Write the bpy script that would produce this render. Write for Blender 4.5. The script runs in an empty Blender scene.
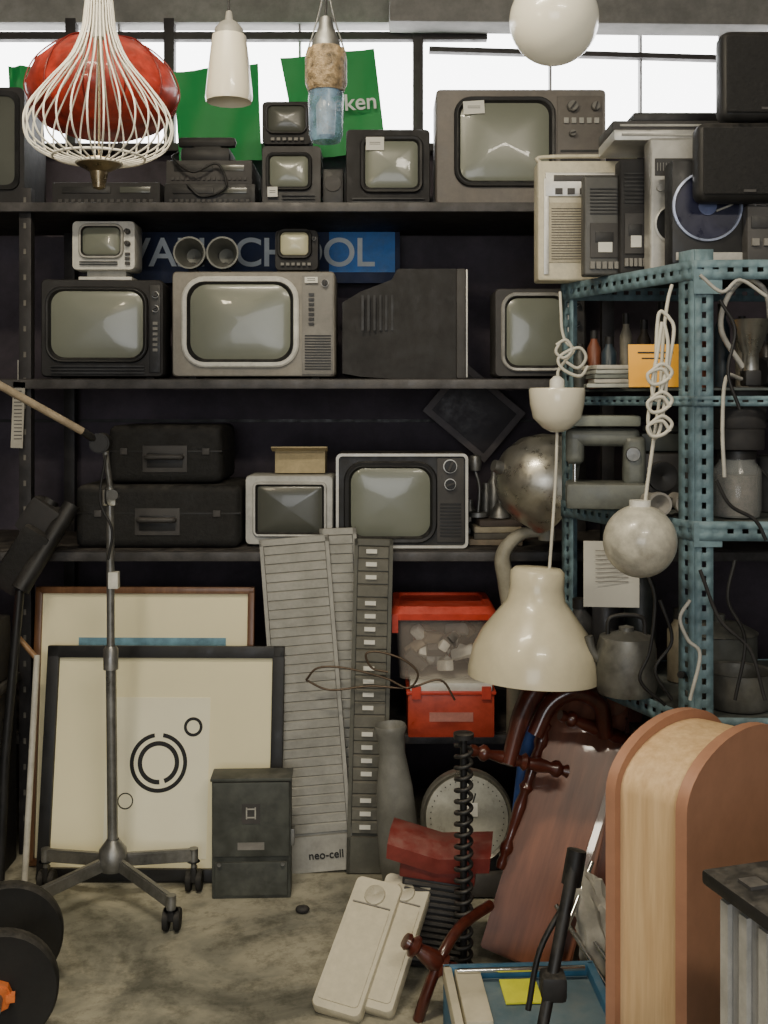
import bpy,bmesh,math,random
from mathutils import Vector,Matrix
random.seed(7)
F=1100.0;HZ=400.0;CH=1.5
def W(px,py,Y): return Vector(((px-384)*Y/F,Y,CH-(py-HZ)*Y/F))
def S(d,Y): return d*Y/F
def XX(px,Y): return (px-384)*Y/F
def ZZ(py,Y): return CH-(py-HZ)*Y/F
COL=bpy.context.scene.collection
# ---------------- materials
_m={}
def M(name,col,rough=.5,metal=0,var=.18,scale=6,bump=.08,coat=0,trans=0,emit=0,alpha=1,stretch=None,col2=None,dust=None):
    if name in _m: return _m[name]
    m=bpy.data.materials.new(name);m.use_nodes=True;nt=m.node_tree;b=nt.nodes['Principled BSDF'];lk=nt.links.new
    tc=nt.nodes.new('ShaderNodeTexCoord');n=nt.nodes.new('ShaderNodeTexNoise')
    n.inputs['Scale'].default_value=scale;n.inputs['Detail'].default_value=6;n.inputs['Roughness'].default_value=.65
    if stretch:
        mp=nt.nodes.new('ShaderNodeMapping');mp.inputs['Scale'].default_value=stretch
        lk(tc.outputs['Object'],mp.inputs['Vector']);lk(mp.outputs['Vector'],n.inputs['Vector'])
    else: lk(tc.outputs['Object'],n.inputs['Vector'])
    r=nt.nodes.new('ShaderNodeValToRGB')
    c=col; c2=col2 if col2 else tuple(min(1,x*(1+var)) for x in col)
    c1=tuple(x*(1-var) for x in c)
    r.color_ramp.elements[0].position=.32;r.color_ramp.elements[1].position=.68
    r.color_ramp.elements[0].color=(*c1,1);r.color_ramp.elements[1].color=(*c2,1)
    lk(n.outputs['Fac'],r.inputs['Fac']);out=r.outputs['Color']
    if dust is None: dust=.45 if var>=.12 and bump>0 else 0
    if dust>0:
        n2=nt.nodes.new('ShaderNodeTexNoise');n2.inputs['Scale'].default_value=17;n2.inputs['Detail'].default_value=8;n2.inputs['Roughness'].default_value=.75
        lk(tc.outputs['Object'],n2.inputs['Vector'])
        g=nt.nodes.new('ShaderNodeNewGeometry');sp=nt.nodes.new('ShaderNodeSeparateXYZ');lk(g.outputs['Normal'],sp.inputs[0])
        mr=nt.nodes.new('ShaderNodeMapRange');mr.inputs[1].default_value=.2;mr.inputs[2].default_value=1;mr.inputs[3].default_value=.05;mr.inputs[4].default_value=1
        lk(sp.outputs['Z'],mr.inputs[0])
        r3=nt.nodes.new('ShaderNodeMapRange');r3.inputs[1].default_value=.4;r3.inputs[2].default_value=.7;r3.inputs[3].default_value=0;r3.inputs[4].default_value=dust
        lk(n2.outputs['Fac'],r3.inputs[0])
        mu=nt.nodes.new('ShaderNodeMath');mu.operation='MULTIPLY';lk(mr.outputs[0],mu.inputs[0]);lk(r3.outputs[0],mu.inputs[1])
        mx=nt.nodes.new('ShaderNodeMixRGB');mx.inputs[2].default_value=(.22,.20,.17,1);lk(mu.outputs[0],mx.inputs[0]);lk(out,mx.inputs[1])
        r4=nt.nodes.new('ShaderNodeMapRange');r4.inputs[1].default_value=.3;r4.inputs[2].default_value=.62;r4.inputs[3].default_value=.62;r4.inputs[4].default_value=1.05
        lk(n2.outputs['Fac'],r4.inputs[0])
        m2=nt.nodes.new('ShaderNodeMixRGB');m2.blend_type='MULTIPLY';m2.inputs[0].default_value=.8;lk(mx.outputs[0],m2.inputs[1]);lk(r4.outputs[0],m2.inputs[2]);out=m2.outputs[0]
        r5=nt.nodes.new('ShaderNodeMapRange');r5.inputs[1].default_value=.3;r5.inputs[2].default_value=.7;r5.inputs[3].default_value=max(.05,rough-.12);r5.inputs[4].default_value=min(1,rough+.25)
        lk(n2.outputs['Fac'],r5.inputs[0]);lk(r5.outputs[0],b.inputs['Roughness'])
    else: b.inputs['Roughness'].default_value=rough
    lk(out,b.inputs['Base Color'])
    b.inputs['Metallic'].default_value=metal
    b.inputs['Coat Weight'].default_value=coat;b.inputs['Transmission Weight'].default_value=trans
    b.inputs['Alpha'].default_value=alpha
    if emit:
        lk(out,b.inputs['Emission Color']);b.inputs['Emission Strength'].default_value=emit
    if bump:
        bp=nt.nodes.new('ShaderNodeBump');bp.inputs['Strength'].default_value=bump;bp.inputs['Distance'].default_value=.01
        lk(n.outputs['Fac'],bp.inputs['Height']);lk(bp.outputs['Normal'],b.inputs['Normal'])
    _m[name]=m;return m
def floor_mat():
    m=bpy.data.materials.new('concrete_floor');m.use_nodes=True;nt=m.node_tree;b=nt.nodes['Principled BSDF']
    tc=nt.nodes.new('ShaderNodeTexCoord')
    a=nt.nodes.new('ShaderNodeTexNoise');a.inputs['Scale'].default_value=2.3;a.inputs['Detail'].default_value=8;a.inputs['Roughness'].default_value=.62;a.inputs['Distortion'].default_value=.6
    c=nt.nodes.new('ShaderNodeTexNoise');c.inputs['Scale'].default_value=13;c.inputs['Detail'].default_value=9;c.inputs['Roughness'].default_value=.75
    for n in(a,c): nt.links.new(tc.outputs['Object'],n.inputs['Vector'])
    r=nt.nodes.new('ShaderNodeValToRGB');e=r.color_ramp.elements
    e[0].position=.36;e[0].color=(.11,.11,.09,1);e[1].position=.66;e[1].color=(.52,.49,.38,1)
    x=e.new(.46);x.color=(.24,.235,.19,1);x=e.new(.53);x.color=(.36,.34,.265,1)
    nt.links.new(a.outputs['Fac'],r.inputs['Fac'])
    r2=nt.nodes.new('ShaderNodeValToRGB');r2.color_ramp.elements[0].position=.36;r2.color_ramp.elements[0].color=(.42,.42,.40,1);r2.color_ramp.elements[1].position=.52
    nt.links.new(c.outputs['Fac'],r2.inputs['Fac'])
    mx=nt.nodes.new('ShaderNodeMixRGB');mx.blend_type='MULTIPLY';mx.inputs[0].default_value=.85
    nt.links.new(r.outputs['Color'],mx.inputs[1]);nt.links.new(r2.outputs['Color'],mx.inputs[2])
    nt.links.new(mx.outputs['Color'],b.inputs['Base Color']);b.inputs['Roughness'].default_value=.5
    bp=nt.nodes.new('ShaderNodeBump');bp.inputs['Strength'].default_value=.15;bp.inputs['Distance'].default_value=.008
    nt.links.new(a.outputs['Fac'],bp.inputs['Height']);nt.links.new(bp.outputs['Normal'],b.inputs['Normal'])
    return m
def wood(name,c1,c2,stretch=(14,14,1.2),rough=.4,coat=.1):
    return M(name,c1,rough,0,.05,3,.05,coat,stretch=stretch,col2=c2)
black=M('black_plastic',(.012,.012,.013),.45,var=.4)
black2=M('dusty_black',(.024,.023,.024),.65,var=.4)
dgrey=M('dark_grey_plastic',(.060,.057,.056),.55,var=.25)
grey=M('grey_plastic',(.24,.23,.21),.5,var=.2)
lgrey=M('light_grey_plastic',(.48,.47,.43),.5,var=.15,dust=.3)
silver=M('silver_trim',(.60,.59,.55),.35,.5,var=.15,dust=.3)
chrome=M('chrome',(.7,.7,.68),.15,1,var=.1,bump=0)
steel=M('worn_steel',(.25,.25,.24),.4,.8,var=.35,scale=12)
white=M('white_plastic',(.74,.73,.67),.4,var=.12,dust=.3)
cream=M('cream_plastic',(.66,.61,.46),.45,var=.12,dust=.3)
screenm=M('crt_glass',(.21,.225,.18),.27,0,.10,2,0,coat=.25)
screend=M('crt_glass_dark',(.09,.095,.08),.27,0,.15,2,0,coat=.2)
screenw=M('crt_glass_warm',(.58,.56,.38),.3,0,.1,2,0,coat=.2)  # warm lit-screen look put into the base colour
rubber=M('rubber',(.012,.012,.012),.7,var=.3)
blue=M('rack_blue',(.135,.215,.25),.55,.0,.35,14,.1)
redp=M('red_plastic',(.64,.06,.03),.35,var=.12,dust=.3)
labelm=M('label_white',(.78,.77,.70),.7,var=.05,bump=0)
maho=wood('mahogany',(.045,.009,.006),(.10,.022,.012),coat=.5,rough=.3)
# ---------------- geometry helpers
def grp(name,loc=(0,0,0),rot=(0,0,0)):
    o=bpy.data.objects.new(name,None);o.empty_display_size=.05;COL.objects.link(o);o.location=loc;o.rotation_euler=rot;return o
def fin(parent,name,bm,mat,loc=(0,0,0),rot=(0,0,0),sharp=38,recalc=True):
    if recalc: bmesh.ops.recalc_face_normals(bm,faces=bm.faces)
    for f in bm.faces: f.smooth=True
    for e in bm.edges:
        if len(e.link_faces)==2:
            if e.calc_face_angle(0)>math.radians(sharp): e.smooth=False
    me=bpy.data.meshes.new(name);bm.to_mesh(me);bm.free()
    o=bpy.data.objects.new(name,me);COL.objects.link(o);me.materials.append(mat)
    o.location=loc;o.rotation_euler=rot
    if parent: o.parent=parent
    return o
def box(parent,name,size,loc,mat,bev=.003,rot=(0,0,0),seg=2):
    bm=bmesh.new();bmesh.ops.create_cube(bm,size=1);bmesh.ops.scale(bm,vec=size,verts=bm.verts)
    if bev>0: bmesh.ops.bevel(bm,geom=list(bm.edges),offset=min(bev,min(size)*.45),segments=seg,affect='EDGES',profile=.6)
    return fin(parent,name,bm,mat,loc,rot)
def boxes(parent,name,lst,mat):
    bm=bmesh.new()
    for (l,s) in lst:
        r=bmesh.ops.create_cube(bm,size=1)['verts'];bmesh.ops.scale(bm,vec=s,verts=r);bmesh.ops.translate(bm,vec=l,verts=r)
    return fin(parent,name,bm,mat)
def cyl(parent,name,r,d,loc,mat,rot=(0,0,0),r2=None,seg=28,bev=0):
    bm=bmesh.new();bmesh.ops.create_cone(bm,cap_ends=True,segments=seg,radius1=r,radius2=r if r2 is None else r2,depth=d)
    if bev:
        es=[e for e in bm.edges if e.calc_face_angle(0)>1]
        bmesh.ops.bevel(bm,geom=es,offset=bev,segments=2,affect='EDGES')
    return fin(parent,name,bm,mat,loc,rot)
YF=(math.pi/2,0,0)
def lathe(parent,name,prof,mat,loc=(0,0,0),rot=(0,0,0),seg=36,sx=1,sy=1):
    bm=bmesh.new();rings=[]
    for r,z in prof:
        r=max(r,.0004)
        rings.append([bm.verts.new((sx*r*math.cos(2*math.pi*i/seg),sy*r*math.sin(2*math.pi*i/seg),z)) for i in range(seg)])
    for a,b in zip(rings,rings[1:]):
        for i in range(seg): bm.faces.new((a[i],a[(i+1)%seg],b[(i+1)%seg],b[i]))
    return fin(parent,name,bm,mat,loc,rot,sharp=50)
def loft(parent,name,loops,mat,loc=(0,0,0),rot=(0,0,0),cs=True,ce=True,sharp=38):
    bm=bmesh.new();rs=[[bm.verts.new(p) for p in l] for l in loops];n=len(rs[0])
    for a,b in zip(rs,rs[1:]):
        for i in range(n): bm.faces.new((a[i],a[(i+1)%n],b[(i+1)%n],b[i]))
    if cs: bm.faces.new(rs[0])
    if ce: bm.faces.new(rs[-1][::-1])
    return fin(parent,name,bm,mat,loc,rot,sharp)
def rr(w,h,r,n=5,cx=0,cz=0,y=0):
    r=min(r,w*.49,h*.49);o=[]
    for (sx,sz,a0) in((1,1,0),(-1,1,90),(-1,-1,180),(1,-1,270)):
        for i in range(n+1):
            a=math.radians(a0+90*i/n);o.append(Vector((cx+sx*(w/2-r)+r*math.cos(a),y,cz+sz*(h/2-r)+r*math.sin(a))))
    return o
def smooth_pts(p,n=6):
    p=[Vector(q) for q in p]
    if len(p)<3: return p
    q=[p[0]*2-p[1]]+p+[p[-1]*2-p[-2]];o=[]
    for i in range(1,len(q)-2):
        for k in range(n):
            t=k/n;a,b,c,d=q[i-1],q[i],q[i+1],q[i+2]
            o.append(.5*((2*b)+(c-a)*t+(2*a-5*b+4*c-d)*t*t+(3*b-a-3*c+d)*t**3))
    o.append(p[-1]);return o
def tube(parent,name,pts,r,mat,sm=True,cyc=False,radii=None,seg=4):
    pts=smooth_pts(pts) if sm else [Vector(p) for p in pts]
    cu=bpy.data.curves.new(name,'CURVE');cu.dimensions='3D';cu.bevel_depth=r;cu.bevel_resolution=seg-2;cu.use_fill_caps=True
    s=cu.splines.new('POLY');s.points.add(len(pts)-1)
    for i,p in enumerate(pts):
        s.points[i].co=(*p,1)
        if radii: 
            t=i/(len(pts)-1)*(len(radii)-1);k=min(int(t),len(radii)-2);s.points[i].radius=radii[k]*(1-(t-k))+radii[k+1]*(t-k)
    s.use_cyclic_u=cyc
    t=bpy.data.objects.new('tmp',cu);me=bpy.data.meshes.new_from_object(t);bpy.data.objects.remove(t)
    me.name=name
    for p in me.polygons: p.use_smooth=True
    me.materials.clear();me.materials.append(mat)
    o=bpy.data.objects.new(name,me);COL.objects.link(o)
    if parent: o.parent=parent
    return o
def text(parent,name,s,size,loc,rot,mat,ext=.001,sp=1.0):
    cu=bpy.data.curves.new(name,'FONT');cu.body=s;cu.size=size;cu.extrude=ext;cu.space_character=sp;cu.offset=size*.012
    t=bpy.data.objects.new('tmp',cu);me=bpy.data.meshes.new_from_object(t);bpy.data.objects.remove(t)
    me.materials.clear();me.materials.append(mat)
    o=bpy.data.objects.new(name,me);COL.objects.link(o);o.location=loc;o.rotation_euler=rot
    if parent:o.parent=parent
    return o
def orient(o,p0,p1,hint=(1,0,0)):
    p0=Vector(p0);p1=Vector(p1);z=(p1-p0).normalized();x=Vector(hint);x=(x-z*x.dot(z)).normalized();y=z.cross(x)
    m=Matrix((x,y,z)).transposed().to_4x4();m.translation=p0;o.matrix_local=m
    return o
def obox(parent,name,p0,p1,w,t,mat,hint=(1,0,0),bev=.004):
    L=(Vector(p1)-Vector(p0)).length
    bm=bmesh.new();bmesh.ops.create_cube(bm,size=1);bmesh.ops.scale(bm,vec=(w,t,L),verts=bm.verts);bmesh.ops.translate(bm,vec=(0,0,L/2),verts=bm.verts)
    bmesh.ops.bevel(bm,geom=list(bm.edges),offset=bev,segments=2,affect='EDGES')
    return orient(fin(parent,name,bm,mat),p0,p1,hint)
def turned(parent,name,p0,p1,r,mat,prof=None):
    L=(Vector(p1)-Vector(p0)).length
    prof=prof or [(0,0),(.6,.0),(.7,.04),(.5,.08),(.9,.12),(.9,.15),(.5,.19),(.7,.3),(.85,.42),(.6,.5),(1,.54),(.6,.58),(.85,.68),(.6,.8),(.95,.84),(.95,.88),(.5,.92),(.75,.97),(0,1)]
    o=lathe(parent,name,[(a*r,b*L) for a,b in prof],mat,seg=24);return orient(o,p0,p1)
def prism(parent,name,poly,z0,z1,mat):
    return loft(parent,name,[[Vector((x,y,z0)) for x,y in poly],[Vector((x,y,z1)) for x,y in poly]],mat)
# ---------------- room shell
wallm=M('wall_dark_plaster',(.082,.068,.085),.85,var=.4,scale=2.5,bump=.2)
wallp=M('wall_side_plaster',(.15,.14,.125),.9,var=.2,scale=2)
beamm=M('beam_concrete',(.24,.235,.22),.85,var=.25,scale=3,bump=.2)
box(None,'floor',(5.4,7.4,.1),(0.1,.75,-.05),floor_mat(),0)
box(None,'ceiling',(5.4,7.4,.1),(0.1,.75,3.35),beamm,0)
box(None,'wall_left',(.1,7.4,3.3),(-2.55,.75,1.65),wallp,0)
box(None,'wall_right',(.1,7.4,3.3),(2.75,.75,1.65),wallp,0)
box(None,'wall_front',(5.4,.1,3.3),(.1,-2.95,1.65),M('wall_front_paint',(.40,.38,.33),.9,var=.15,scale=1.5),0)
wb=grp('wall_back')
box(wb,'lower',(5.2,.1,2.45),(.1,4.3,1.225),wallm,0)
box(wb,'upper',(5.2,.1,.34),(.1,4.3,3.13),beamm,0)
box(wb,'plank_lines',(5.2,.01,.012),(.1,4.245,1.42),black,0)
box(None,'trim_1',(3.2,.14,.16),(1.62,4.18,ZZ(8,4.15)),beamm,.01,rot=(0,math.radians(.6),0))
wf=grp('window_1');wmet=M('window_steel',(.035,.03,.03),.6,var=.3)
for px in (-60,72,170,418,725): box(wf,'mullion',(.04,.05,.53),(XX(px,4.27),4.27,2.71),wmet,.002)
for px in (120,300,550,640): box(wf,'thin_mullion',(.008,.04,.53),(XX(px,4.29),4.29,2.71),M('thin_frame',(.3,.3,.3),.6),.001)
box(wf,'transom',(2.9,.04,.03),(-1.05,4.27,ZZ(37,4.27)),wmet,.002)
box(wf,'sill',(5.2,.14,.03),(.1,4.24,2.46),wmet,.002)
box(wf,'transom_2',(1.25,.04,.02),(.8,4.27,ZZ(55,4.27)),wmet,.002,rot=(0,.03,0))
# ---------------- main shelf
shm=M('shelf_board',(.032,.027,.026),.7,var=.4,scale=5,bump=.15)
pst=M('shelf_post',(.038,.036,.038),.5,.3,var=.4,scale=9)
FY=3.62;ZS={1:2.15,2:1.57,3:1.005,4:.395}
sh=grp('storage_shelf')
for k,z in ZS.items():
    f=FY if k!=4 else FY+.04
    box(sh,'board_%d'%k,(3.6,4.2-f,.022),(-.05,(4.2+f)/2,z-.011),shm,.002)
    box(sh,'edge_rail_%d'%k,(3.6,.02,.03),(-.05,f-.011,z-.018),M('edge_rail',(.08,.076,.076),.45,.3,var=.5,scale=10),.002)
for x in (-1.185,.74,1.7,-1.8):
    for y in (FY+.03,4.16):
        box(sh,'post',(.04,.04,2.2),(x,y,1.1),pst,.002)
for i in range(25):
    box(sh,'slot',(.008,.003,.018),(-1.185,FY+.0095,.12+i*.085),M('slot_light',(.16,.15,.13),.6),0)
# ---------------- TV builder
def tv(name,bb,Y,z0,depth,body,scr,smat=screenm,bez=None,bezw=6,rz=0,knobs=(),slots=None,btn=None,panel=None,panelm=None,label=None,r=.015,taper=.7,feet=True,hd=None,scr_r=.2):
    x0,y0,x1,y1=bb;w=S(x1-x0,Y);h=S(y1-y0,Y);cx=(x0+x1)/2
    g=grp(name,(XX(cx,Y),Y,z0),(0,0,math.radians(rz)))
    L=lambda px,py:(S(px-cx,Y),S(y1-py,Y))
    zf=.006 if feet else 0
    lo=[]
    for (y,k,kz) in((0,.985,.98),(.006,1,1),(depth*.5,1,1),(depth*.52,.985,.985),(depth*.6,taper+.12,taper+.15),(depth,taper*.75,taper*.75)):
        hh=(h-zf)*kz;lo.append(rr(w*k,hh,r,4,0,zf+(h-zf)/2 if kz>.97 else zf+hh/2+.01,y))
    loft(g,'cabinet',lo,body)
    sx0,sy0,sx1,sy1=scr;a=L(sx0,sy0);b=L(sx1,sy1);sw=b[0]-a[0];shh=a[1]-b[1];sx=(a[0]+b[0])/2;sz=(a[1]+b[1])/2
    bw=S(bezw,Y);rad=min(sw,shh)*scr_r
    bz=bez or black
    loft(g,'screen_bezel',[rr(sw+2*bw,shh+2*bw,rad+bw,6,sx,sz,.004),rr(sw+2*bw,shh+2*bw,rad+bw,6,sx,sz,-.010),rr(sw+1.5*bw,shh+1.5*bw,rad+bw*.8,6,sx,sz,-.014),rr(sw+.3*bw,shh+.3*bw,rad,6,sx,sz,-.012),rr(sw,shh,rad,6,sx,sz,-.002)],bz,cs=False,ce=False)
    if bw>.008:
        loft(g,'screen_gasket',[rr(sw*1.015,shh*1.015,rad,6,sx,sz,-.0125),rr(sw*1.0,shh*1.0,rad,6,sx,sz,-.013),rr(sw*.95,shh*.94,rad*.95,6,sx,sz,-.004)],black,cs=False,ce=False)
    sc=.965 if bw>.008 else 1.0
    loft(g,'screen_glass',[rr(sw*s*sc,shh*s*sc,rad*s,6,sx,sz,yy) for s,yy in((1,-.003),(.97,-.005),(.85,-.0085),(.65,-.012),(.4,-.0145),(.15,-.0155),(.02,-.0157))],smat,cs=False,sharp=80)
    if panel:
        p=panel;a=L(p[0],p[1]);b=L(p[2],p[3])
        box(g,'control_panel',(b[0]-a[0],.008,a[1]-b[1]),((a[0]+b[0])/2,-.002,(a[1]+b[1])/2),panelm or dgrey,.002)
    for k in knobs:
        q=L(k[0],k[1]);R=S(k[2],Y)
        cyl(g,'knob_base',R*1.15,.006,(q[0],-.008,q[1]),silver if len(k)<4 else dgrey,YF)
        cyl(g,'knob',R,.022,(q[0],-.015,q[1]),black if len(k)<4 else k[3],YF,bev=.002)
        box(g,'knob_grip',(R*.35,.008,R*1.7),(q[0],-.028,q[1]),dgrey,.001,rot=(0,random.random()*2,0))
    if slots:
        p=slots[:4];n=slots[4];ls=[]
        for i in range(n):
            py=p[1]+(p[3]-p[1])*(i+.5)/n;a=L(p[0],py);b=L(p[2],py)
            ls.append((((a[0]+b[0])/2,-.0075,a[1]),(b[0]-a[0],.004,S((p[3]-p[1])/n*.45,Y))))
        boxes(g,'speaker_slots',ls,black)
    if btn:
        p=btn[:4];ls=[];nx,nz=btn[4],btn[5]
        for i in range(nx):
            for j in range(nz):
                q=L(p[0]+(p[2]-p[0])*(i+.5)/nx,p[1]+(p[3]-p[1])*(j+.5)/nz)
                ls.append(((q[0],-.009,q[1]),(S((p[2]-p[0])/nx*.6,Y),.007,S((p[3]-p[1])/nz*.55,Y))))
        boxes(g,'buttons',ls,btn[6] if len(btn)>6 else silver)
    if label:
        p=label;a=L(p[0],p[1]);b=L(p[2],p[3])
        box(g,'price_label',(b[0]-a[0],.002,a[1]-b[1]),((a[0]+b[0])/2,-.0165,(a[1]+b[1])/2),labelm,0,rot=(0,random.uniform(-.08,.08),0))
        boxes(g,'label_writing',[(((a[0]+b[0])/2,-.018,(a[1]+b[1])/2+.004*i),((b[0]-a[0])*.6,.001,.0015)) for i in(-.5,1)],black)
    if feet: boxes(g,'feet',[((sx_*w*.38,yy,.004),(.025,.025,.01)) for sx_ in(-1,1) for yy in(.03,depth*.45)],rubber)
    return g
tvgrey=M('tv_taupe',(.20,.18,.16),.5,var=.2,scale=4)
# shelf 1
z1=ZS[1]+.002
tv('television',(436,85,606,202),3.70,z1,.40,tvgrey,(458,97,551,179),screenm,bez=black,bezw=4,knobs=((572,103,5,grey),(595,103,4,grey),(572,130,3,grey)),panel=(557,92,602,190),panelm=M('tv_panel_taupe',(.15,.135,.12),.5),slots=(560,145,600,186,9),btn=(562,112,600,122,5,1,lgrey),label=(463,98,484,111),scr_r=.16)
tv('portable_television',(346,122,430,200),3.72,z1,.3,black2,(364,133,419,182),screenm,bez=black,bezw=4,label=(366,131,384,144),slots=(352,190,424,197,2),scr_r=.12)
g=tv('portable_television',(262,136,321,198),3.73,z1,.22,dgrey,(269,146,309,178),screenm,bez=black,bezw=3,label=(268,178,278,188),slots=(282,184,315,194,3),scr_r=.15)
g=tv('portable_television',(262,89,311,134),3.75,z1+S(62,3.73)+.003,.22,black2,(268,94,305,120),screend,bez=dgrey,bezw=2,btn=(270,125,305,130,6,1,grey),knobs=())
def vcr(name,bb,Y,z0,depth,mat,rz=0):
    x0,y0,x1,y1=bb;w=S(x1-x0,Y);h=S(y1-y0,Y);g=grp(name,(XX((x0+x1)/2,Y),Y,z0),(0,0,math.radians(rz)))
    box(g,'case',(w,depth,h),(0,depth/2,h/2),mat,.004)
    box(g,'cassette_slot',(w*.45,.006,h*.28),(-w*.18,-.001,h*.68),black,.001)
    box(g,'display',(w*.28,.006,h*.25),(w*.27,-.001,h*.68),screend,.001)
    boxes(g,'buttons',[((-w*.42+i*w*.06,-.003,h*.22),(w*.035,.006,h*.12)) for i in range(15)],dgrey)
    boxes(g,'vents',[((-w*.4+i*w*.055,depth*.4,h+.0005),(w*.025,depth*.5,.002)) for i in range(15)],black)
    return g
vcr('video_recorder',(52,160,160,184),3.70,z1,.3,black2)
vcr('video_recorder',(164,172,255,194),3.69,z1,.3,black)
vcr('video_recorder',(166,148,252,172),3.71,z1+S(22,3.69)+.002,.28,dgrey)
g=grp('telephone',(XX(205,3.74),3.74,z1+S(46,3.7)+.004))
box(g,'body',(.17,.16,.05),(0,.08,.025),black,.015);box(g,'handset',(.2,.04,.035),(0,.05,.075),black,.015);box(g,'cradle',(.1,.05,.03),(0,.06,.05),black,.008)
tube(g,'cord',[(-.09,0,.03),(-.1,-.05,.0),(-.03,-.07,-.05),(.05,-.06,-.02),(.08,-.065,-.1),(.0,-.06,-.13),(-.05,-.065,-.09)],.004,black)
g=grp('desk_clock',(XX(333,3.72),3.72,z1));box(g,'case',(.07,.08,.13),(0,.04,.065),black,.008);cyl(g,'dial',.027,.006,(0,-.002,.08),dgrey,YF)
g=grp('computer_monitor',(-1.36,3.7,z1));loft(g,'cabinet',[rr(.30,.40,.02,4,0,.2,y) for y in(0,.2)]+[rr(.2,.26,.02,4,0,.14,.4)],black2);loft(g,'screen',[rr(.24*s,.3*s,.03,4,0,.22,-.001-.01*(1-s)) for s in(1,.8,.4,.05)],screend,cs=False)
loft(g,'bezel',[rr(.27,.33,.03,4,0,.22,.001),rr(.27,.33,.03,4,0,.22,-.012),rr(.24,.3,.03,4,0,.22,-.008)],black,cs=False,ce=False)
# shelf 2
z2=ZS[2]+.002
tv('television',(42,277,163,376),3.70,z2,.38,black2,(50,287,145,357),screenm,bez=black,bezw=3,panel=(149,282,160,370),panelm=black,knobs=((155,292,3),(155,306,3)),btn=(151,318,159,350,1,6,grey),slots=(52,362,144,372,3),rz=4)
tv('television',(172,265,335,372),3.67,z2,.40,M('tv_silver_brown',(.29,.27,.23),.45,var=.2),(188,276,293,355),screenm,bez=white,bezw=6,panel=(302,269,333,368),panelm=grey,knobs=((325,277,3.2),),btn=(307,286,316,320,1,7,black),slots=(305,328,331,364,13),label=(305,271,318,277),scr_r=.22)
g=tv('portable_television',(72,217,135,266),3.72,z2+S(99,3.70)+.035,.22,white,(82,223,121,252),screenm,bez=lgrey,bezw=3,slots=(80,257,118,262,2),knobs=((128,228,2.5,dgrey),(128,240,2.5,dgrey)),btn=(124,248,132,262,1,3,dgrey),feet=False)
box(g,'stand_base',(S(54,3.7),.16,.014),(0,.1,-.027),white,.004);box(g,'stand_neck',(S(40,3.7),.12,.024),(0,.1,-.01),lgrey,.004)
g=tv('portable_television',(275,221,318,263),3.72,z2+S(107,3.67)+.004,.2,black2,(280,223,309,247),screenw,bez=black,bezw=3,btn=(280,253,312,258,6,1,grey),knobs=((314,230,1.6),))
g=grp('horn_speaker',(XX(206,3.66),3.66,z2+S(107,3.67)+.003))
for sx in(-.055,.055):
    lathe(g,'horn',[(.03,.16),(.032,.1),(.045,.04),(.052,0),(.054,-.004),(.048,-.004),(.037,.03),(.025,.09),(.0,.1)],M('horn_grey',(.16,.165,.15),.4,.2,var=.2),(sx,0,.058),(-math.pi/2,0,0))
    box(g,'foot',(.03,.06,.01),(sx,.09,.006),black,.002);box(g,'leg',(.01,.04,.03),(sx,.09,.02),black,.002)
box(g,'bridge',(.06,.03,.03),(0,.09,.06),black,.004)
# black CRT turned sideways
g=grp('computer_monitor',(XX(404,3.72),3.72,z2))
w=S(124,3.72);h=S(110,3.72)
sd=[(-.5,.05,.70),(-.35,.02,.80),(-.1,0,.9),(-.05,0,1),(.44,0,1)]
loops=[]
for (fx,b,t) in sd:
    x=fx*w;loops.append([Vector((x,0+(.03 if fx<-.2 else 0),b*h)),Vector((x,0+(.03 if fx<-.2 else 0),t*h)),Vector((x,.34,t*h)),Vector((x,.34,b*h))])
loft(g,'cabinet',loops,black2)
box(g,'front_frame',(S(10,3.72),.37,h),(w*.46,.17,h/2),dgrey,.008)
box(g,'front_strip',(.006,.37,h*.98),(w*.505,.17,h/2),silver,.002)
boxes(g,'vents',[((x*.02-.14,-.0005,h*.6),(.008,.003,.12)) for x in range(6)],black)
tv('television',(495,285,585,375),3.68,z2,.35,dgrey,(505,293,565,364),screenm,bez=silver,bezw=4,knobs=((576,300,3),(576,320,3)))
# sign board
g=grp('sign_board',(0,4.12,0));sgn=M('sign_navy',(.03,.045,.11),.6,var=.4,scale=5)
box(g,'board',(S(290,4.1),.02,.30),(XX(255,4.1),0,ZZ(243,4.1)),sgn,.002,rot=(-.06,0,0))
box(g,'blue_patch',(S(66,4.1),.006,.15),(XX(362,4.1),-.016,ZZ(252,4.1)),M('sign_blue',(.05,.26,.75),.5),0)
text(g,'lettering','VAN SCHOOL',.150,(XX(126,4.1),-.024,ZZ(266,4.1)),(math.pi/2,0,0),M('sign_letter',(.80,.88,.95),.6,bump=0),sp=.96)
# shelf 3
z3=ZS[3]+.002
bag=M('case_leatherette',(.012,.012,.012),.7,var=.3,scale=60,bump=.3)
def case(name,bb,Y,z0,d):
    x0,y0,x1,y1=bb;w=S(x1-x0,Y);h=S(y1-y0,Y);g=grp(name,(XX((x0+x1)/2,Y),Y,z0))
    box(g,'shell',(w,d,h),(0,d/2,h/2),bag,.03,seg=3);box(g,'seam',(w*1.003,d*1.003,.005),(0,d/2,h*.55),black,.001)
    box(g,'handle_plate',(.15,.006,.09),(.0,-.002,h*.42),dgrey,.003)
    box(g,'handle_recess',(.12,.004,.05),(.0,-.005,h*.40),black,.003)
    tube(g,'handle',[(-.055,-.004,h*.45),(-.05,-.03,h*.46),(.05,-.03,h*.46),(.055,-.004,h*.45)],.009,dgrey)
    for s in(-1,1): box(g,'latch',(.025,.008,.022),(s*w*.36,-.003,h*.55),dgrey,.003)
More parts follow.
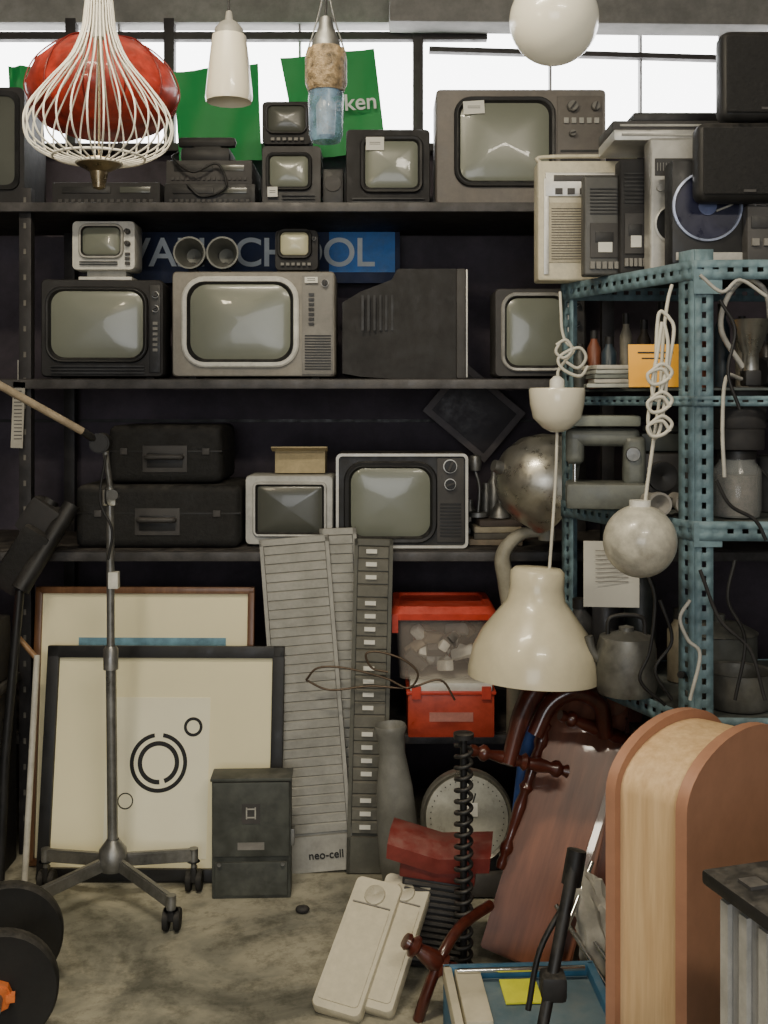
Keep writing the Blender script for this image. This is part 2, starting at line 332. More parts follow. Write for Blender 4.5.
case('typewriter_case',(75,494,240,557),3.66,z3,.4)
case('typewriter_case',(108,436,222,494),3.69,z3+S(63,3.66)+.004,.34)
tv('computer_monitor',(245,470,333,541),3.70,z3,.3,M('mon_body',(.60,.60,.56),.5,dust=.3),(256,479,324,528),screend,bez=M('mon_bez',(.66,.66,.62),.5),bezw=3,btn=(300,534,326,538,4,1,grey),rz=-2,scr_r=.06)
g=grp('cardboard_box',(XX(300,3.75),3.75,z3+S(71,3.7)+.005));card=M('cardboard',(.50,.41,.24),.8,var=.12)
for (l,s) in (((0,0,.04),(.17,.004,.08)),((0,.14,.04),(.17,.004,.08)),((-.083,.07,.04),(.004,.14,.08)),((.083,.07,.04),(.004,.14,.08)),((0,.07,.003),(.17,.14,.004))): box(g,'side',s,l,card,.001)
box(g,'flap',(.19,.06,.004),(0,-.02,.083),card,.001,rot=(-.25,0,.02))
g=tv('television',(337,451,467,546),3.66,z3,.36,black,(349,464,432,536),screenm,bez=black,bezw=5,knobs=((450,464,6),(450,482,5)),slots=(440,500,461,535,10),panel=(437,456,464,540),panelm=dgrey,scr_r=.2)
w=S(130,3.66);h=S(95,3.66)
loft(g,'silver_rim',[rr(w+.006,h-.002,.018,5,0,h/2,.002),rr(w+.006,h-.002,.018,5,0,h/2,-.012),rr(w-.012,h-.020,.012,5,0,h/2,-.012),rr(w-.012,h-.020,.012,5,0,h/2,.002)],M('rim_silver',(.6,.58,.52),.35,.4,dust=.2),cs=False,ce=False)
g=grp('book_stack',(XX(497,3.72),3.72,z3))
for i,c in enumerate([(.25,.2,.14),(.12,.11,.09),(.4,.35,.25),(.09,.07,.06)]):
    box(g,'book_%d'%i,(.18-.01*i,.16,.02),(.0+.008*(i%2),.08,.011+.0215*i),M('book%d'%i,c,.7),.002,rot=(0,0,.05*(i-1)))
g=grp('picture_board',W(474,412,4.08),(0,math.radians(40),0));box(g,'frame',(.30,.02,.24),(0,0,0),M('board_frame',(.13,.115,.12),.6),.003);box(g,'panel',(.25,.006,.19),(0,-.011,0),M('board_dark',(.035,.03,.036),.5),.001)
g=grp('desk_microphone',(XX(478,3.80),3.80,z3+.09));cyl(g,'base',.035,.015,(0,0,.008),steel);tube(g,'stem',[(0,0,.01),(.005,0,.10),(-.01,0,.16)],.006,steel);lathe(g,'head',[(0,0),(.018,.005),(.024,.03),(.018,.055),(0,.06)],steel,(-.01,0,.155))
g=grp('desk_bell',(XX(500,3.78),3.78,z3+.09));lathe(g,'bell',[(.035,0),(.03,.02),(.02,.04),(.008,.05),(.008,.1),(0,.1)],steel)
for i,(px,h) in enumerate(((470,.10),(486,.16),(494,.2))): 
    g=grp('spray_can',(XX(px,3.95),3.95,z3));lathe(g,'can',[(0,0),(.022,0),(.022,h),(.012,h+.015),(.012,h+.035),(0,h+.035)],steel)
shiny=M('brushed_metal_shade',(.50,.48,.42),.28,.9,var=.10,scale=3,dust=.12,bump=.02)
g=grp('metal_lampshade',W(546,482,3.42),(0,math.radians(-72),0))
lathe(g,'bowl',[(.002,.165),(.035,.160),(.075,.142),(.115,.105),(.142,.05),(.155,-.01),(.160,-.014),(.153,-.01),(.138,.05),(.10,.105),(.0,.15)],shiny,rot=(math.radians(20),0,0))
lathe(g,'neck',[(.0,.19),(.018,.19),(.022,.155)],steel,rot=(math.radians(20),0,0))
g=grp('plastic_pipe_elbow');pbm=M('pipe_beige',(.34,.32,.25),.5,var=.2)
tube(g,'pipe',[W(545,532,3.45),W(520,535,3.45),W(503,555,3.45),W(507,585,3.45),W(515,640,3.45),W(515,732,3.62)],.022,pbm,radii=[.7,.9,1.1,1.3,1.3,1.3])
tube(g,'rim',[W(547,528,3.45),W(547,540,3.45)],.028,pbm,False)
# left side things
g=grp('camera_tripod');
tube(g,'leg_1',[W(72,505,3.55),W(20,590,3.45)],.03,black,False);tube(g,'leg_2',[W(52,500,3.56),W(8,565,3.5)],.026,black,False);tube(g,'leg_3',[W(20,590,3.45),W(5,760,3.4),W(0,880,3.38)],.014,black,False)
box(g,'head',(.12,.08,.12),W(42,520,3.55),black2,.015,rot=(0,.6,0));box(g,'bag',(.10,.06,.22),W(22,560,3.5),bag,.02,rot=(0,.55,0))
g=grp('paper_tag',W(18,415,3.6));box(g,'sheet',(S(12,3.6),.002,S(66,3.6)),(0,0,0),M('tag_paper',(.40,.38,.33),.8,bump=0),0,rot=(0,.04,0));boxes(g,'print',[((0,-.0016,.09-.012*i),(.026,.001,.003)) for i in range(15)],dgrey)
tube(g,'string',[(0,0,.1),(0,.0,.18)],.001,white,False)
g=grp('storage_bin',(-1.32,3.3,0));box(g,'body',(.24,.3,.58),(0,.15,.29),black2,.01);box(g,'band',(.2,.01,.05),(0,-.006,.44),M('yellow_tape',(.6,.45,.08),.5),.002);box(g,'lid',(.26,.32,.03),(0,.15,.595),dgrey,.008)
g=grp('speaker_horn_case',(-1.30,3.34,.612));box(g,'body',(.2,.2,.20),(0,.1,.10),black2,.01);lathe(g,'front_dial',[(.07,0),(.06,.01),(.0,.004)],dgrey,(0,0,.1),YF)
g=grp('red_cap',(-1.27,3.42,.813));lathe(g,'crown',[(.07,0),(.07,.03),(.055,.06),(.02,.075),(0,.077)],redp);box(g,'brim',(.08,.06,.006),(.0,-.08,.006),redp,.002)
g=grp('broom_handle');tube(g,'pole',[W(37,655,3.5),W(24,893,3.34)],.010,M('offwhite_pole',(.58,.56,.49),.5),False);tube(g,'grip',[W(17,636,3.52),W(38,660,3.5)],.009,wood('stickwood',(.3,.16,.08),(.4,.24,.12)),False)
# ---------------- framed pictures
def frame(name,cx_px,wpx,top,Yb,Yt,pt,fm,matm,fw=.025):
    Ym=(Yb+Yt)/2;zt=ZZ(top,Yt);H=math.hypot(zt,Yt-Yb);th=-math.atan2(Yt-Yb,zt);w=S(wpx,Ym)
    g=grp(name,(XX(cx_px,Ym),Yb,.004),(th,0,math.radians(-1)))
    box(g,'backing',(w-.01,.012,H-.01),(0,.016,H/2),card,.001)
    box(g,'mat_board',(w-fw,.003,H-fw),(0,.006,H/2),matm,0)
    for s in(-1,1):
        box(g,'side',(fw,.028,H),(s*(w/2-fw/2),.004,H/2),fm,.004)
        box(g,'rail',(w,.028,fw),(0,.004,H/2+s*(H/2-fw/2)),fm,.004)
    return g,w,H
matc=M('mat_cream',(.97,.90,.60),.75,var=.03,scale=1.5,bump=0)
g,w,H=frame('framed_picture',142,222,588,3.53,3.62,0,wood('frame_wood',(.12,.05,.02),(.2,.1,.045)),matc,.022)
box(g,'print',(S(150,3.55),.002,.42),(S(8,3.55),.0035,H-.165-.21),M('blue_print',(.16,.32,.42),.6,var=.5,scale=9,bump=0),0)
g,w,H=frame('framed_print',162,241,647,3.42,3.54,0,black,matc,.038)
prt=M('print_paper',(.99,.95,.72),.7,var=.02,bump=0)
box(g,'print_sheet',(S(103,3.47),.002,S(155,3.47)),(S(-5,3.47),.0038,S(98,3.47)),prt,0)
def ring(parent,name,R,r,x,z,mat,y=.0018,a0=0,a1=360):
    bm=bmesh.new();n=48;v=[]
    for i in range(n+1):
        a=math.radians(a0+(a1-a0)*i/n);v.append([bm.verts.new((x+q*math.cos(a),y,z+q*math.sin(a))) for q in(R,r)])
    for i in range(n): bm.faces.new((v[i][0],v[i][1],v[i+1][1],v[i+1][0]))
    fin(parent,name,bm,mat)
ink=M('ink',(.012,.012,.012),.6,bump=0)
zc=S(112,3.47)
ring(g,'big_ring',S(29,3.46),S(25,3.46),S(-4,3.46),zc,ink,a0=100,a1=442);ring(g,'inner_ring',S(21,3.46),S(16.5,3.46),S(-4,3.46),zc,ink,a0=-70,a1=275)
ring(g,'small_ring',S(9.5,3.46),S(6.5,3.46),S(30,3.46),zc+S(35,3.46),ink);ring(g,'thin_ring',S(8,3.46),S(6.8,3.46),S(-36,3.46),zc-S(37,3.46),ink)
# metal switch box
gm=M('box_olive',(.085,.092,.082),.55,.3,var=.35,scale=9,bump=.2)
Yb=3.30;w=S(79,Yb);h=S(120,Yb);g=grp('electrical_switch_box',(XX(251,Yb),Yb,.0),(0,0,math.radians(2)))
box(g,'body',(w,.08,h),(0,.05,h/2),gm,.004);box(g,'lid',(w*.97,.014,h*.62),(0,.006,h*.67),gm,.005);box(g,'lower_flap',(w*.92,.01,h*.28),(0,.008,h*.17),gm,.004)
box(g,'top_flange',(w*1.03,.095,.01),(0,.046,h),gm,.003);box(g,'label',(.055,.002,.06),(0,-.002,h*.72),dgrey,0);boxes(g,'label_mark',[((0,-.0035,h*.76),(.03,.001,.004)),((0,-.0035,h*.69),(.03,.001,.004)),((-.013,-.0035,h*.725),(.004,.001,.035)),((.013,-.0035,h*.725),(.004,.001,.035))],lgrey)
box(g,'side_tab',(.012,.03,.05),(w/2+.005,.03,h*.5),steel,.002);box(g,'nameplate',(.08,.002,.022),(0,-.002,h*.45),grey,0)
for s in(-1,1): cyl(g,'screw',.006,.004,(s*w*.4,-.003,h*.3),steel,YF)
# ---------------- rolling boom stand
g=grp('boom_stand');hub=Vector((-.806,3.27,.145));st=M('stand_steel',(.30,.30,.29),.35,.8,var=.3,scale=14)
topz=ZZ(487,3.27)
tube(g,'pole',[hub+Vector((0,0,-.03)),Vector((hub.x-.006,3.27,.75))],.016,st,False);tube(g,'upper_pole',[Vector((hub.x-.006,3.27,.70)),Vector((hub.x-.008,3.27,topz))],.012,st,False)
lathe(g,'collar',[(0,.0),(.022,0),(.022,.06),(.014,.07)],st,(hub.x-.006,3.27,.70));lathe(g,'hub',[(0,-.04),(.035,-.04),(.045,-.015),(.04,.02),(.018,.05)],st,hub)
box(g,'clamp',(.04,.035,.05),(hub.x-.008,3.27,topz-.03),chrome,.006);cyl(g,'clamp_knob',.016,.03,(hub.x+.01,3.24,topz-.02),chrome,YF)
for ex,ey,ez in((-1.01,3.11,.085),(-.60,3.10,.085),(-.58,3.35,.115),(-1.03,3.35,.115)):
    e=Vector((ex,ey,ez));obox(g,'leg',hub+Vector((0,0,-.012)),e,.038,.020,st,hint=(0,0,1))
    lathe(g,'caster_stem',[(0,.02),(.014,.02),(.014,-.02),(.02,-.02),(0,-.02)],st,e)
    if ez>.1: cyl(g,'stem_rod',.008,.06,e+Vector((0,0,-.035)),st)
    for s in(-1,1): cyl(g,'wheel',.032,.016,(ex+s*.016,ey+.012,.032),rubber,(0,math.pi/2,0),bev=.003)
    cyl(g,'wheel_axle',.008,.045,(ex,ey+.012,.032),st,(0,math.pi/2,0));box(g,'wheel_fork',(.018,.032,.045),(ex,ey+.005,.055),black,.004)
tube(g,'rod',[(hub.x-.008,3.27,topz),W(104,440,3.25)],.009,st,False)
cyl(g,'joint',.03,.05,W(101,443,3.25),black,YF,bev=.004)
tube(g,'boom_knuckle',[W(101,443,3.25),W(80,430,3.2)],.012,black,False)
tube(g,'boom',[W(82,431,3.2),W(-60,352,2.9)],.0115,M('boom_brass',(.55,.45,.32),.35,.3),False)
tube(g,'cord',[W(106,455,3.23),W(100,500,3.23),W(112,530,3.23),W(108,560,3.23)],.004,black)
box(g,'tape',(.03,.03,.05),W(114,580,3.27),white,.004)
# ---------------- drawer organisers
def organiser(name,pb,pt,wpx,nb,mat,dm,labels=False,thick=.03):
    p0=Vector(pb);p1=Vector(pt);L=(p1-p0).length;w=wpx;g=grp(name);orient(g,p0,p1)
    box(g,'back_panel',(w,thick,L),(0,thick/2,L/2),mat,.006)
    boxes(g,'rim',[((-w/2+.006,-.005,L/2),(.012,.02,L)),((w/2-.006,-.005,L/2),(.012,.02,L)),((0,-.005,.055),(w,.02,.11)),((0,-.005,L-.01),(w,.02,.02))],mat)
    st_=(L-.14)/nb
    bm=bmesh.new()
    for i in range(nb):
        r=bmesh.ops.create_cube(bm,size=1)['verts'];bmesh.ops.scale(bm,vec=(w-.028,.014,st_*.86),verts=r)
        bmesh.ops.rotate(bm,cent=(0,0,0),matrix=Matrix.Rotation(math.radians(14),3,'X'),verts=r);bmesh.ops.translate(bm,vec=(0,-.007,.12+st_*(i+.5)),verts=r)
    fin(g,'drawer_rows',bm,dm)
    if labels: boxes(g,'labels',[((-w*.05,-.0185,.12+st_*(i+.55)),(w*.28,.003,st_*.32)) for i in range(nb) if i%5!=3],labelm)
    return g,L,w
og=M('organiser_grey',(.40,.395,.36),.55,var=.12,scale=4,dust=.25);og2=M('organiser_grey_light',(.46,.455,.415),.5,var=.10,scale=4,dust=.2)
dk=M('organiser_dark',(.12,.12,.10),.55,var=.2);dk2=M('organiser_dark_drawer',(.20,.195,.165),.5,var=.2)
g,L,w=organiser('drawer_organiser',W(320,862,3.52)+Vector((0,-.02,0)),W(294,532,3.585),.225,31,og,og2)
g.location.z=.004
text(g,'lettering','neo-cell',.035,(-.03,-.017,.04),(math.pi/2,0,0),black)
organiser('drawer_organiser',(XX(350,3.6),3.565,.004),W(338,528,3.605),.12,30,og,og2,thick=.008)
organiser('drawer_organiser',(XX(366,3.52),3.49,.004),W(374,539,3.56),.125,22,dk,dk2,labels=True)
# ---------------- storage boxes
z4=ZS[4]+.002
clear=M('clear_plastic',(.75,.66,.58),.2,var=.03,alpha=.13,bump=0)
g=grp('storage_box',(XX(451,3.6),3.585,z4));w=S(87,3.6)
box(g,'tub',(w,.3,.15),(0,.15,.076),M('red_tub',(.55,.07,.035),.35,var=.15),.01);box(g,'white_lid',(w*.95,.3,.03),(0,.15,.166),white,.008);box(g,'rim',(w*1.03,.31,.012),(0,.15,.148),redp,.004)
box(g,'label_strip',(w*.5,.002,.03),(0,-.001,.07),M('label_pink',(.6,.25,.2),.6),0);boxes(g,'latch',[((-w*.4,-.005,.15),(.03,.012,.04)),((w*.4,-.005,.15),(.03,.012,.04))],redp)
g=grp('storage_box',(XX(443,3.6),3.585,z4+.186));w=S(96,3.6);h=.20
lo=[rr(w*.9,.26,.03,4),rr(w,.28,.03,4)]
def hz(l,z): return [Vector((p.x,p.z+.15,z)) for p in l]
loft(g,'tub',[hz(lo[0],.002),hz(lo[1],h),hz(rr(w-.01,.27,.03,4),h),hz(rr(w*.9-.01,.25,.03,4),.008)],clear)
loft(g,'lid',[hz(rr(w+.035,.31,.03,4),h),hz(rr(w+.04,.315,.03,4),h+.02),hz(rr(w+.01,.28,.03,4),h+.042),hz(rr(w-.03,.24,.02,4),h+.042),hz(rr(w-.04,.23,.02,4),h+.034)],redp)
boxes(g,'lid_clips',[((-w*.5,.0,h-.01),(.02,.02,.06)),((w*.5,.0,h-.01),(.02,.02,.06))],redp)
cc_=[(.8,.78,.7),(.30,.24,.17),(.35,.10,.07),(.12,.11,.1)]
for i in range(30):
    k=random.choice([0,0,1,2,3]);box(g,'contents_%d'%i,(random.uniform(.05,.09),.03,.035),(random.uniform(-.10,.10),random.uniform(.05,.22),.03+.0038*i),M('contents_%d'%k,cc_[k],.5),.006,rot=(random.random(),random.random(),random.random()*3))
g=grp('coat_hanger');rw=M('rusty_wire',(.14,.10,.07),.4,.7);tube(g,'wire',[W(x,y,3.45) for x,y in((306,680),(318,668),(345,668),(385,678),(408,688),(418,674),(404,660),(380,652),(366,654),(372,668),(388,672))],.0035,rw);tube(g,'lower_wire',[W(x,y,3.46) for x,y in((306,680),(330,690),(370,686),(408,688),(440,680),(455,700))],.0035,rw)
# ---------------- scale, vase etc
g=grp('kitchen_scale',(XX(468,3.30),3.30,.0),(math.radians(-8),0,0))
box(g,'base',(.26,.16,.07),(0,.08,.04),dgrey,.012);box(g,'housing',(.2,.12,.12),(0,.09,.13),dgrey,.02)
cyl(g,'dial_body',.140,.05,(0,.03,.235),M('scale_body',(.30,.30,.27),.4,.4),YF,seg=48,bev=.006);cyl(g,'dial_face',.125,.004,(0,.003,.235),M('dial_face',(.46,.46,.40),.3,var=.3,coat=.6,dust=.3),YF,seg=48)
lathe(g,'rim_ring',[(.125,.0),(.135,.008),(.142,.0),(.142,-.01)],M('rim_metal',(.36,.35,.31),.3,.8),(0,.004,.235),YF,48)
boxes(g,'dial_ticks',[((.111*math.sin(a*math.pi/20),-.0,.235+.111*math.cos(a*math.pi/20)),(.003,.002,.003)) for a in range(40)],ink)
box(g,'pointer',(.004,.003,.11),(0.01,-.0,.255),ink,0,rot=(0,.3,0));cyl(g,'pivot',.008,.01,(0,-.002,.235),steel,YF);box(g,'maker_tag',(.04,.002,.04),(.012,-.001,.26),labelm,0)
g=grp('ceramic_vase',(XX(402,3.34),3.36,0),(0,math.radians(-4),0))
lathe(g,'body',[(0,.002),(.05,.002),(.062,.08),(.062,.2),(.055,.32),(.04,.42),(.042,.48),(.05,.50),(.046,.51),(.036,.48),(.0,.44)],M('vase_grey',(.20,.20,.18),.45,var=.15))
# ---------------- footstool
g=grp('footstool',(XX(430,2.93),2.93,0),(0,math.radians(5),math.radians(-8)))
rl=M('red_painted_wood',(.20,.03,.025),.4,var=.3)
lo=[]
for i in range(9):
    x=-.135+.27*i/8;zz=.300+.022*abs(i-4)/4
    lo.append([Vector((x,-.06,zz-.035)),Vector((x,-.065,zz+.005)),Vector((x,-.02,zz+.028)),Vector((x,.06,zz+.028)),Vector((x,.10,zz+.0)),Vector((x,.10,zz-.035))])
loft(g,'seat_top',lo,rl);box(g,'apron',(.20,.12,.04),(0,.02,.255),rl,.006)
box(g,'body',(.18,.12,.23),(.0,.02,.122),black,.006)
boxes(g,'ribs',[((0,-.043,.03+i*.0165),(.165,.012,.007)) for i in range(13)],dgrey)
boxes(g,'feet',[((s*.08,.02,.008),(.03,.13,.016)) for s in(-1,1)],rl)
# coil spring on rod
g=grp('coil_spring',(XX(463,2.82),2.80,0))
tube(g,'rod',[(0,0,0),(0,0,.65)],.009,black,False)
pts=[(.020*math.cos(t*.4),.020*math.sin(t*.4),.005+.62*t/340) for t in range(0,341)]
tube(g,'coil',pts,.0055,black,False)
cyl(g,'foot',.035,.012,(0,0,.006),black);cyl(g,'cap',.026,.012,(0,0,.646),black)
# ---------------- rocking chair (collapsed)
plank=wood('seat_plank',(.13,.042,.022),(.26,.095,.05),stretch=(10,10,1),rough=.35,coat=.4)
g=grp('rocking_chair')
pb=Vector((.365,2.90,.012));pt=W(602,688,3.20)
obox(g,'seat_plank',pb,pt,.235,.025,plank,hint=(1,-.12,0))
obox(g,'plank_batten',pb+Vector((.09,-.03,.05)),pt+Vector((.09,-.03,-.05)),.018,.02,maho,hint=(1,-.12,0))
obox(g,'side_rail',Vector((.52,2.86,.012)),W(640,690,3.15),.04,.03,maho,hint=(1,-.12,0))
tube(g,'arm_curve',[W(x,y,Y) for x,y,Y in((508,765,2.95),(522,715,3.0),(542,682,3.03),(572,668,3.05),(602,682,3.08),(612,705,3.1))],.028,maho,radii=[.7,1,1.2,1,.9,1.1])
tube(g,'arm_lower',[W(x,y,Y) for x,y,Y in((535,735,2.99),(550,705,3.0),(575,692,3.0),(600,705,3.02),(605,735,3.05))],.024,maho)
tube(g,'arm_inner',[W(x,y,Y) for x,y,Y in((545,700,3.04),(590,688,3.06),(630,684,3.1),(650,700,3.1))],.022,maho)
lathe(g,'arm_scroll',[(0,-.03),(.035,-.03),(.04,0),(.035,.03),(0,.03)],maho,W(612,700,3.08),YF)
turned(g,'cross_spindle',W(470,750,2.95),W(570,772,3.0),.024,maho)
turned(g,'rear_spindle',W(500,868,2.97),W(548,720,3.03),.020,maho)
turned(g,'front_leg',W(405,940,2.66),W(474,988,2.68),.030,maho)
turned(g,'back_post',W(560,715,3.02),W(640,745,3.1),.024,maho)
tube(g,'rocker',[W(x,y,Y) for x,y,Y in((418,1020,2.66),(428,990,2.66),(442,955,2.68),(462,925,2.75),(490,905,2.85))],.014,maho)
g=grp('umbrella');tube(g,'canopy',[W(512,850,3.08),W(530,725,3.12)],.024,M('umbrella_blue',(.03,.09,.32),.5,var=.3),False,radii=[.5,1]);tube(g,'tip',[W(530,725,3.12),W(534,695,3.13)],.006,steel,False);tube(g,'shaft',[W(512,850,3.08),W(500,925,3.06)],.006,steel,False)
# white crumpled bag
g=grp('plastic_bag',Vector((XX(597,2.66),2.68,.20)));bm=bmesh.new();bmesh.ops.create_icosphere(bm,subdivisions=4,radius=1)
for v in bm.verts:
    n=.12*math.sin(9*v.co.x+3*v.co.z)+.1*math.sin(13*v.co.z+5*v.co.y)+.07*math.sin(21*v.co.y+9*v.co.x)
    v.co=v.co*(1+n);v.co.x*=.045;v.co.y*=.035;v.co.z*=.15
fin(g,'bag',bm,M('bag_white',(.55,.53,.47),.5,var=.12),rot=(0,-.15,0))
g=grp('chrome_rods')
for a,b in(((556,905),(606,985)),((566,900),(615,972)),((592,862),(560,945))): tube(g,'rod',[W(a[0],a[1],2.72),W(b[0],b[1],2.6)],.006,chrome,False)
# black stand with clip
g=grp('light_stand');tube(g,'tube',[W(576,855,2.25),W(540,1040,2.12)],.012,black,False,radii=[1.2,1]);tube(g,'handle',[W(577,850,2.25),W(571,885,2.24)],.020,black,False)
tube(g,'brace',[W(567,900,2.23),W(540,950,2.2),W(528,1010,2.18)],.006,black);box(g,'clip',(.05,.05,.05),W(553,985,2.16),black,.01);tube(g,'foot_leg',[W(540,1035,2.12),(.26,1.95,.0)],.01,black,False)
tube(g,'foot_leg_2',[W(540,1035,2.12),(.38,2.0,.0)],.01,black,False)
# blue case
g=grp('tool_case',(XX(532,2.45),2.40,0),(0,0,math.radians(3)));bl=M('case_blue',(.05,.18,.32),.45,var=.2)
box(g,'base',(.36,.30,.13),(0,.06,.066),bl,.01);box(g,'tray_insert',(.29,.22,.012),(.02,.08,.135),M('tray_grey',(.14,.22,.27),.5),.003)
for s in(-1,1): box(g,'rim_side',(.02,.3,.04),(s*.17,.06,.145),cream if s<0 else bl,.005)
box(g,'rim_back',(.36,.02,.04),(0,.205,.145),bl,.005);box(g,'rim_front',(.36,.02,.03),(0,-.085,.14),bl,.005)
box(g,'cream_block',(.06,.22,.03),(-.125,.08,.15),cream,.004);box(g,'yellow_sticker',(.085,.10,.004),(-.01,.12,.146),M('yellow_sticker',(.85,.88,.05),.5,bump=0),0)
tube(g,'rail',[(-.15,.17,.17),(.15,.17,.17)],.006,chrome,False)
# bathroom scales
def bscale(off,name='bathroom_scale'):
    p0=Vector((-.118,2.66,.012))+Vector(off);p1=p0+Vector((.108,.25,.20))*1.03
    g=grp(name);orient(g,p0,p1,hint=(.95,-.35,-.1));w=.128;L=(p1-p0).length
    loft(g,'platform',[[Vector((p.x,y,p.z+L/2)) for p in rr(w*k,L*k2,.016,5)] for y,k,k2 in((0.020,.97,.985),(.014,1,1),(-.012,1,1),(-.018,.97,.985))],cream)
    loft(g,'mat',[[Vector((p.x,y,p.z+L*.42)) for p in rr(w*.82,L*.72,.01,5)] for y in(-.0175,-.021)],M('cream_mat',(.60,.55,.41),.6,var=.08,scale=40,bump=.2),)
    lathe(g,'dial_window',[(.028,0),(.026,.006),(.018,.007),(0,.005)],M('dial_w',(.54,.50,.38),.25,coat=.6),(0,-.018,L*.87),YF)
    boxes(g,'ridge',[((0,-.0195,L*.79),(w*.8,.004,.003))],grey)
    return g
bscale((0,0,0));bscale((.078,.015,.002))
# dumbbell
g=grp('dumbbell',(XX(6,2.6),2.55,.135),(0,0,math.radians(14)))
for y,R in((0,.135),(.26,.135)):
    lathe(g,'plate',[(.0,-.022),(.05,-.022),(.055,-.012),(.10,-.012),(.108,-.022),(R-.005,-.022),(R,-.015),(R,.015),(R-.005,.022),(.1,.018),(.05,.022),(0,.022)],rubber,(0,y,0),YF,48)
cyl(g,'bar',.014,.46,(0,.13,0),steel,YF)
cyl(g,'collar',.034,.03,(0,-.035,0),M('orange_plastic',(.80,.20,.04),.4),YF,seg=8,bev=.004);boxes(g,'collar_wings',[((s*.03,-.045,0),(.02,.02,.016)) for s in(-1,1)],_m['orange_plastic'])
# ---------------- arch-ended wooden box
lam=M('brown_laminate',(.36,.18,.11),.5,var=.08,scale=20,bump=.05,dust=0);ply=wood('plywood',(.54,.35,.18),(.70,.50,.28),stretch=(20,20,1),rough=.5)
g=grp('arched_wooden_box',(.523,1.9,0),(0,0,math.radians(45)))
def arch(w,H,x0,inset=0,n=20):
    pts=[(x0+inset,0)]
    for i in range(n+1):
        a=math.pi-math.pi*i/n;pts.append((x0+w/2+(w/2-inset)*math.cos(a),H-w/2*.5+(w/2*.5-inset)*math.sin(a)))
    pts.append((x0+w-inset,0));return pts
Hh=ZZ(742,1.97);AW=.42
def slab(nm,ins,y0,y1,m): 
    P=arch(AW,Hh,0,ins);loft(g,nm,[[Vector((x,y,z)) for x,z in P] for y in(y0,y1)],m)
slab('front_panel',0,0,.022,lam);slab('core',.018,.022,.145,ply);slab('back_panel',0,.145,.165,lam)
# aluminium case
alu=M('aluminium',(.42,.42,.42),.35,.5,var=.12,stretch=(30,30,1))
g=grp('aluminium_case',(.528,1.467,0),(0,0,math.radians(17)))
zt=.785;box(g,'body',(.3,.46,zt),(.16,-.08,zt/2),alu,.006)
boxes(g,'side_ribs',[((.008,.13-i*.045,zt/2),(.012,.018,zt*.97)) for i in range(10)],lgrey)
box(g,'black_lid',(.34,.5,.022),(.16,-.08,zt+.011),black,.006);boxes(g,'lid_studs',[((.03+.06*i,.1-.08*j,zt+.024),(.03,.03,.006)) for i in range(5) for j in range(5)],dgrey)
# ---------------- blue slotted-angle rack
A=Vector((.763,2.70,0));B=Vector((.529,3.27,0));D=A+Vector((1.0,-.04,0));C=B+Vector((1.05,.06,0))
def strip(parent,name,p0,p1,wd,w,mat,pitch=.036):
    p0=Vector(p0);p1=Vector(p1);d=(p1-p0);L=d.length;d.normalize();wd=Vector(wd).normalized()*w;bm=bmesh.new()
    n=int(L/pitch);cols=[0,.38,.62,1];ts=[0]
    for i in range(n): ts+= [i*pitch+pitch*.25,i*pitch+pitch*.68]
    ts.append(L)
    V=[[bm.verts.new(p0+d*t+wd*c) for c in cols] for t in ts]
    for i in range(len(ts)-1):
        for j in range(3):
            if i%2==1 and j==1 and ts[i+1]-ts[i]<pitch*.5: continue
            bm.faces.new((V[i][j],V[i][j+1],V[i+1][j+1],V[i+1][j]))
    o=fin(parent,name,bm,mat,recalc=False);s=o.modifiers.new('s','SOLIDIFY');s.thickness=.003;return o
g=grp('slotted_angle_rack');UP=Vector((0,0,1))
ab=(B-A).normalized();ad=(D-A).normalized();RT=1.87
for P,u,v in((A,ab,ad),(B,-ab,ad),(D,-ad,ab),(C,-ad,-ab)):
    strip(g,'post_flange',P,P+UP*RT,u,.06,blue);strip(g,'post_flange',P,P+UP*RT,v,.045,blue)
lv=[1.84,1.53,1.20,.72,.2]
rs=M('rack_shelf',(.07,.085,.085),.6,.2,var=.35,scale=9)
for z in lv:
    for a,b in((A,B),(A,D),(B,C),(D,C)):
        e=Vector((0,0,z-.045));o=Vector((-.004,-.004,0)) 
        strip(g,'beam',a+e+o,b+e+o,UP,.048 if z!=1.53 else .025,blue)
    prism(g,'shelf_plate',[(q.x,q.y) for q in(A+Vector((.006,.006,0)),D+Vector((-.006,.006,0)),C+Vector((-.006,-.006,0)),B+Vector((.01,-.006,0)))],z-.006,z,rs)
for z in(1.79,1.17): boxes(g,'gusset',[((A.x+.03,A.y-.006,z),(.07,.003,.06))],blue)
